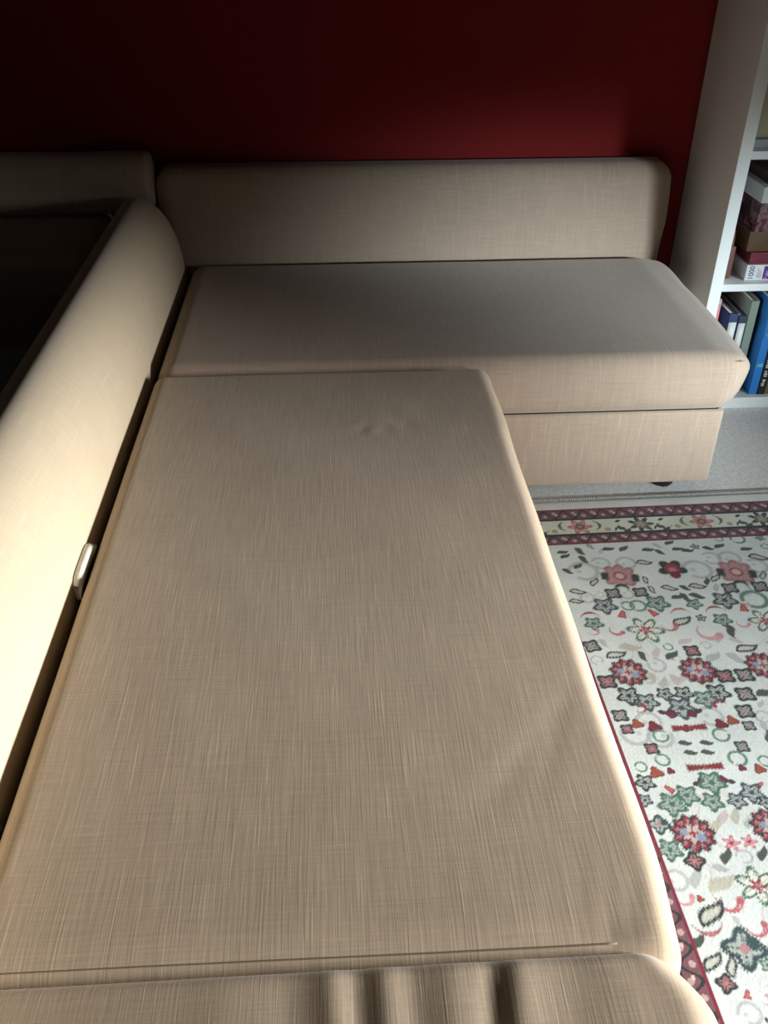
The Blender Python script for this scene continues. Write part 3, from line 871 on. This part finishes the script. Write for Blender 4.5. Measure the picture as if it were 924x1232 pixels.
    for k in range(-2, 10):
        x = .640 + .1625 * k
        if RX0 + .12 < x < RX1 - .12:
            bflower(x, RY1 - mid, 0, k % 2); bflower(x, RY0 + mid, math.pi, k % 2)
    for k in range(-14, 10):
        y = 1.70 - .1625 * k
        if RY0 + .12 < y < RY1 - .12:
            bflower(RX0 + mid, y, math.pi / 2, k % 2); bflower(RX1 - mid, y, -math.pi / 2, k % 2)
    # knots: every tuft a little lighter or darker
    col *= (1 + .05 * rs.randn(ny, nx, 1)); col = np.clip(col, 0, 1)
    # mesh: pile surface with a soft rounded edge
    Z =   .0085 + .00012 * rs.randn(ny, nx)
    Z -= .006 * np.exp(-D / .004)
    co = np.stack([XX, YY, Z], -1).reshape(-1, 3)
    ii = np.arange(nx * ny).reshape(ny, nx)
    q = np.stack([ii[:-1, :-1], ii[:-1, 1:], ii[1:, 1:], ii[1:, :-1]], -1).reshape(-1, 4)
    ring = np.concatenate([ii[0, :], ii[1:, -1], ii[-1, -2::-1], ii[-2:0:-1, 0]])
    low = co[ring].copy(); low[:, 2] = .0005
    n0 = len(co); m0 = len(ring); kk = np.arange(m0); k2 = (kk + 1) % m0
    sk = np.stack([n0 + kk, n0 + k2, ring[k2], ring[kk]], -1)
    co = np.concatenate([co, low]); q = np.concatenate([q, sk])
    me = bpy.data.meshes.new('patterned_rug')
    me.vertices.add(len(co)); me.vertices.foreach_set('co', co.astype(np.float32).ravel())
    me.loops.add(q.size); me.loops.foreach_set('vertex_index', q.astype(np.int32).ravel())
    me.polygons.add(len(q)); me.polygons.foreach_set('loop_start', np.arange(0, q.size, 4, dtype=np.int32))
    me.update(calc_edges=True)
    at = me.color_attributes.new('pattern', 'FLOAT_COLOR', 'POINT')
    rgba = np.ones((len(co), 4), np.float32); rgba[:n0, :3] = col.reshape(-1, 3); rgba[n0:, :3] = (.6, .6, .55)
    at.data.foreach_set('color', rgba.ravel())
    me.polygons.foreach_set('use_smooth', np.ones(len(q), bool))
    m, nt, b = new_mat('rug_wool'); N, Lk = nt.nodes, nt.links
    an = N.new('ShaderNodeVertexColor'); an.layer_name = 'pattern'
    tc = N.new('ShaderNodeTexCoord'); no = N.new('ShaderNodeTexNoise'); no.inputs['Scale'].default_value = 9; no.inputs['Detail'].default_value = 5
    Lk.new(tc.outputs['Object'], no.inputs['Vector'])
    mr = N.new('ShaderNodeMapRange'); mr.inputs['From Min'].default_value = .3; mr.inputs['From Max'].default_value = .7; mr.inputs['To Min'].default_value = .88; mr.inputs['To Max'].default_value = 1.06
    Lk.new(no.outputs['Fac'], mr.inputs['Value'])
    vm = N.new('ShaderNodeVectorMath'); vm.operation = 'SCALE'; Lk.new(an.outputs['Color'], vm.inputs[0]); Lk.new(mr.outputs['Result'], vm.inputs['Scale'])
    Lk.new(vm.outputs['Vector'], b.inputs['Base Color'])
    b.inputs['Roughness'].default_value = .95; b.inputs['Specular IOR Level'].default_value = .08; b.inputs['Sheen Weight'].default_value = .15
    n2 = N.new('ShaderNodeTexNoise'); n2.inputs['Scale'].default_value = 420; n2.inputs['Detail'].default_value = 2; Lk.new(tc.outputs['Object'], n2.inputs['Vector'])
    bp = N.new('ShaderNodeBump'); bp.inputs['Strength'].default_value = .12; bp.inputs['Distance'].default_value = .002
    Lk.new(n2.outputs['Fac'], bp.inputs['Height']); Lk.new(bp.outputs['Normal'], b.inputs['Normal'])
    me.materials.append(m)
    o = bpy.data.objects.new('patterned_rug', me); C.objects.link(o)
    o.rotation_euler = (0, 0, RA)
    o.location = (RP[0] - RP[0] * math.cos(RA) + RP[1] * math.sin(RA), RP[1] - RP[0] * math.sin(RA) - RP[1] * math.cos(RA), 0)
    o['label'] = 'ivory floral rug with red and dark green border lying on the carpet'; o['category'] = 'rug'
    # stitched selvedge along the far edge
    V, F = [], []
    for k in range(int((RX1 - RX0) / .0065)):
        x = RX0 + .004 + k * .0065
        v, f = tube([(x, RY1 - .007, .0090), (x + .001, RY1 + .001, .0085), (x + .002, RY1 + .003, .002)], .0018, 5)
        V.append(v); F.append(f)
    VV, FF = join(*zip(V, F))
    e = mesh_obj('edge_stitching', VV, FF, plain('selvedge_yarn', (.62, .64, .62), .9), o); e['kind'] = 'stuff'
build_rug()
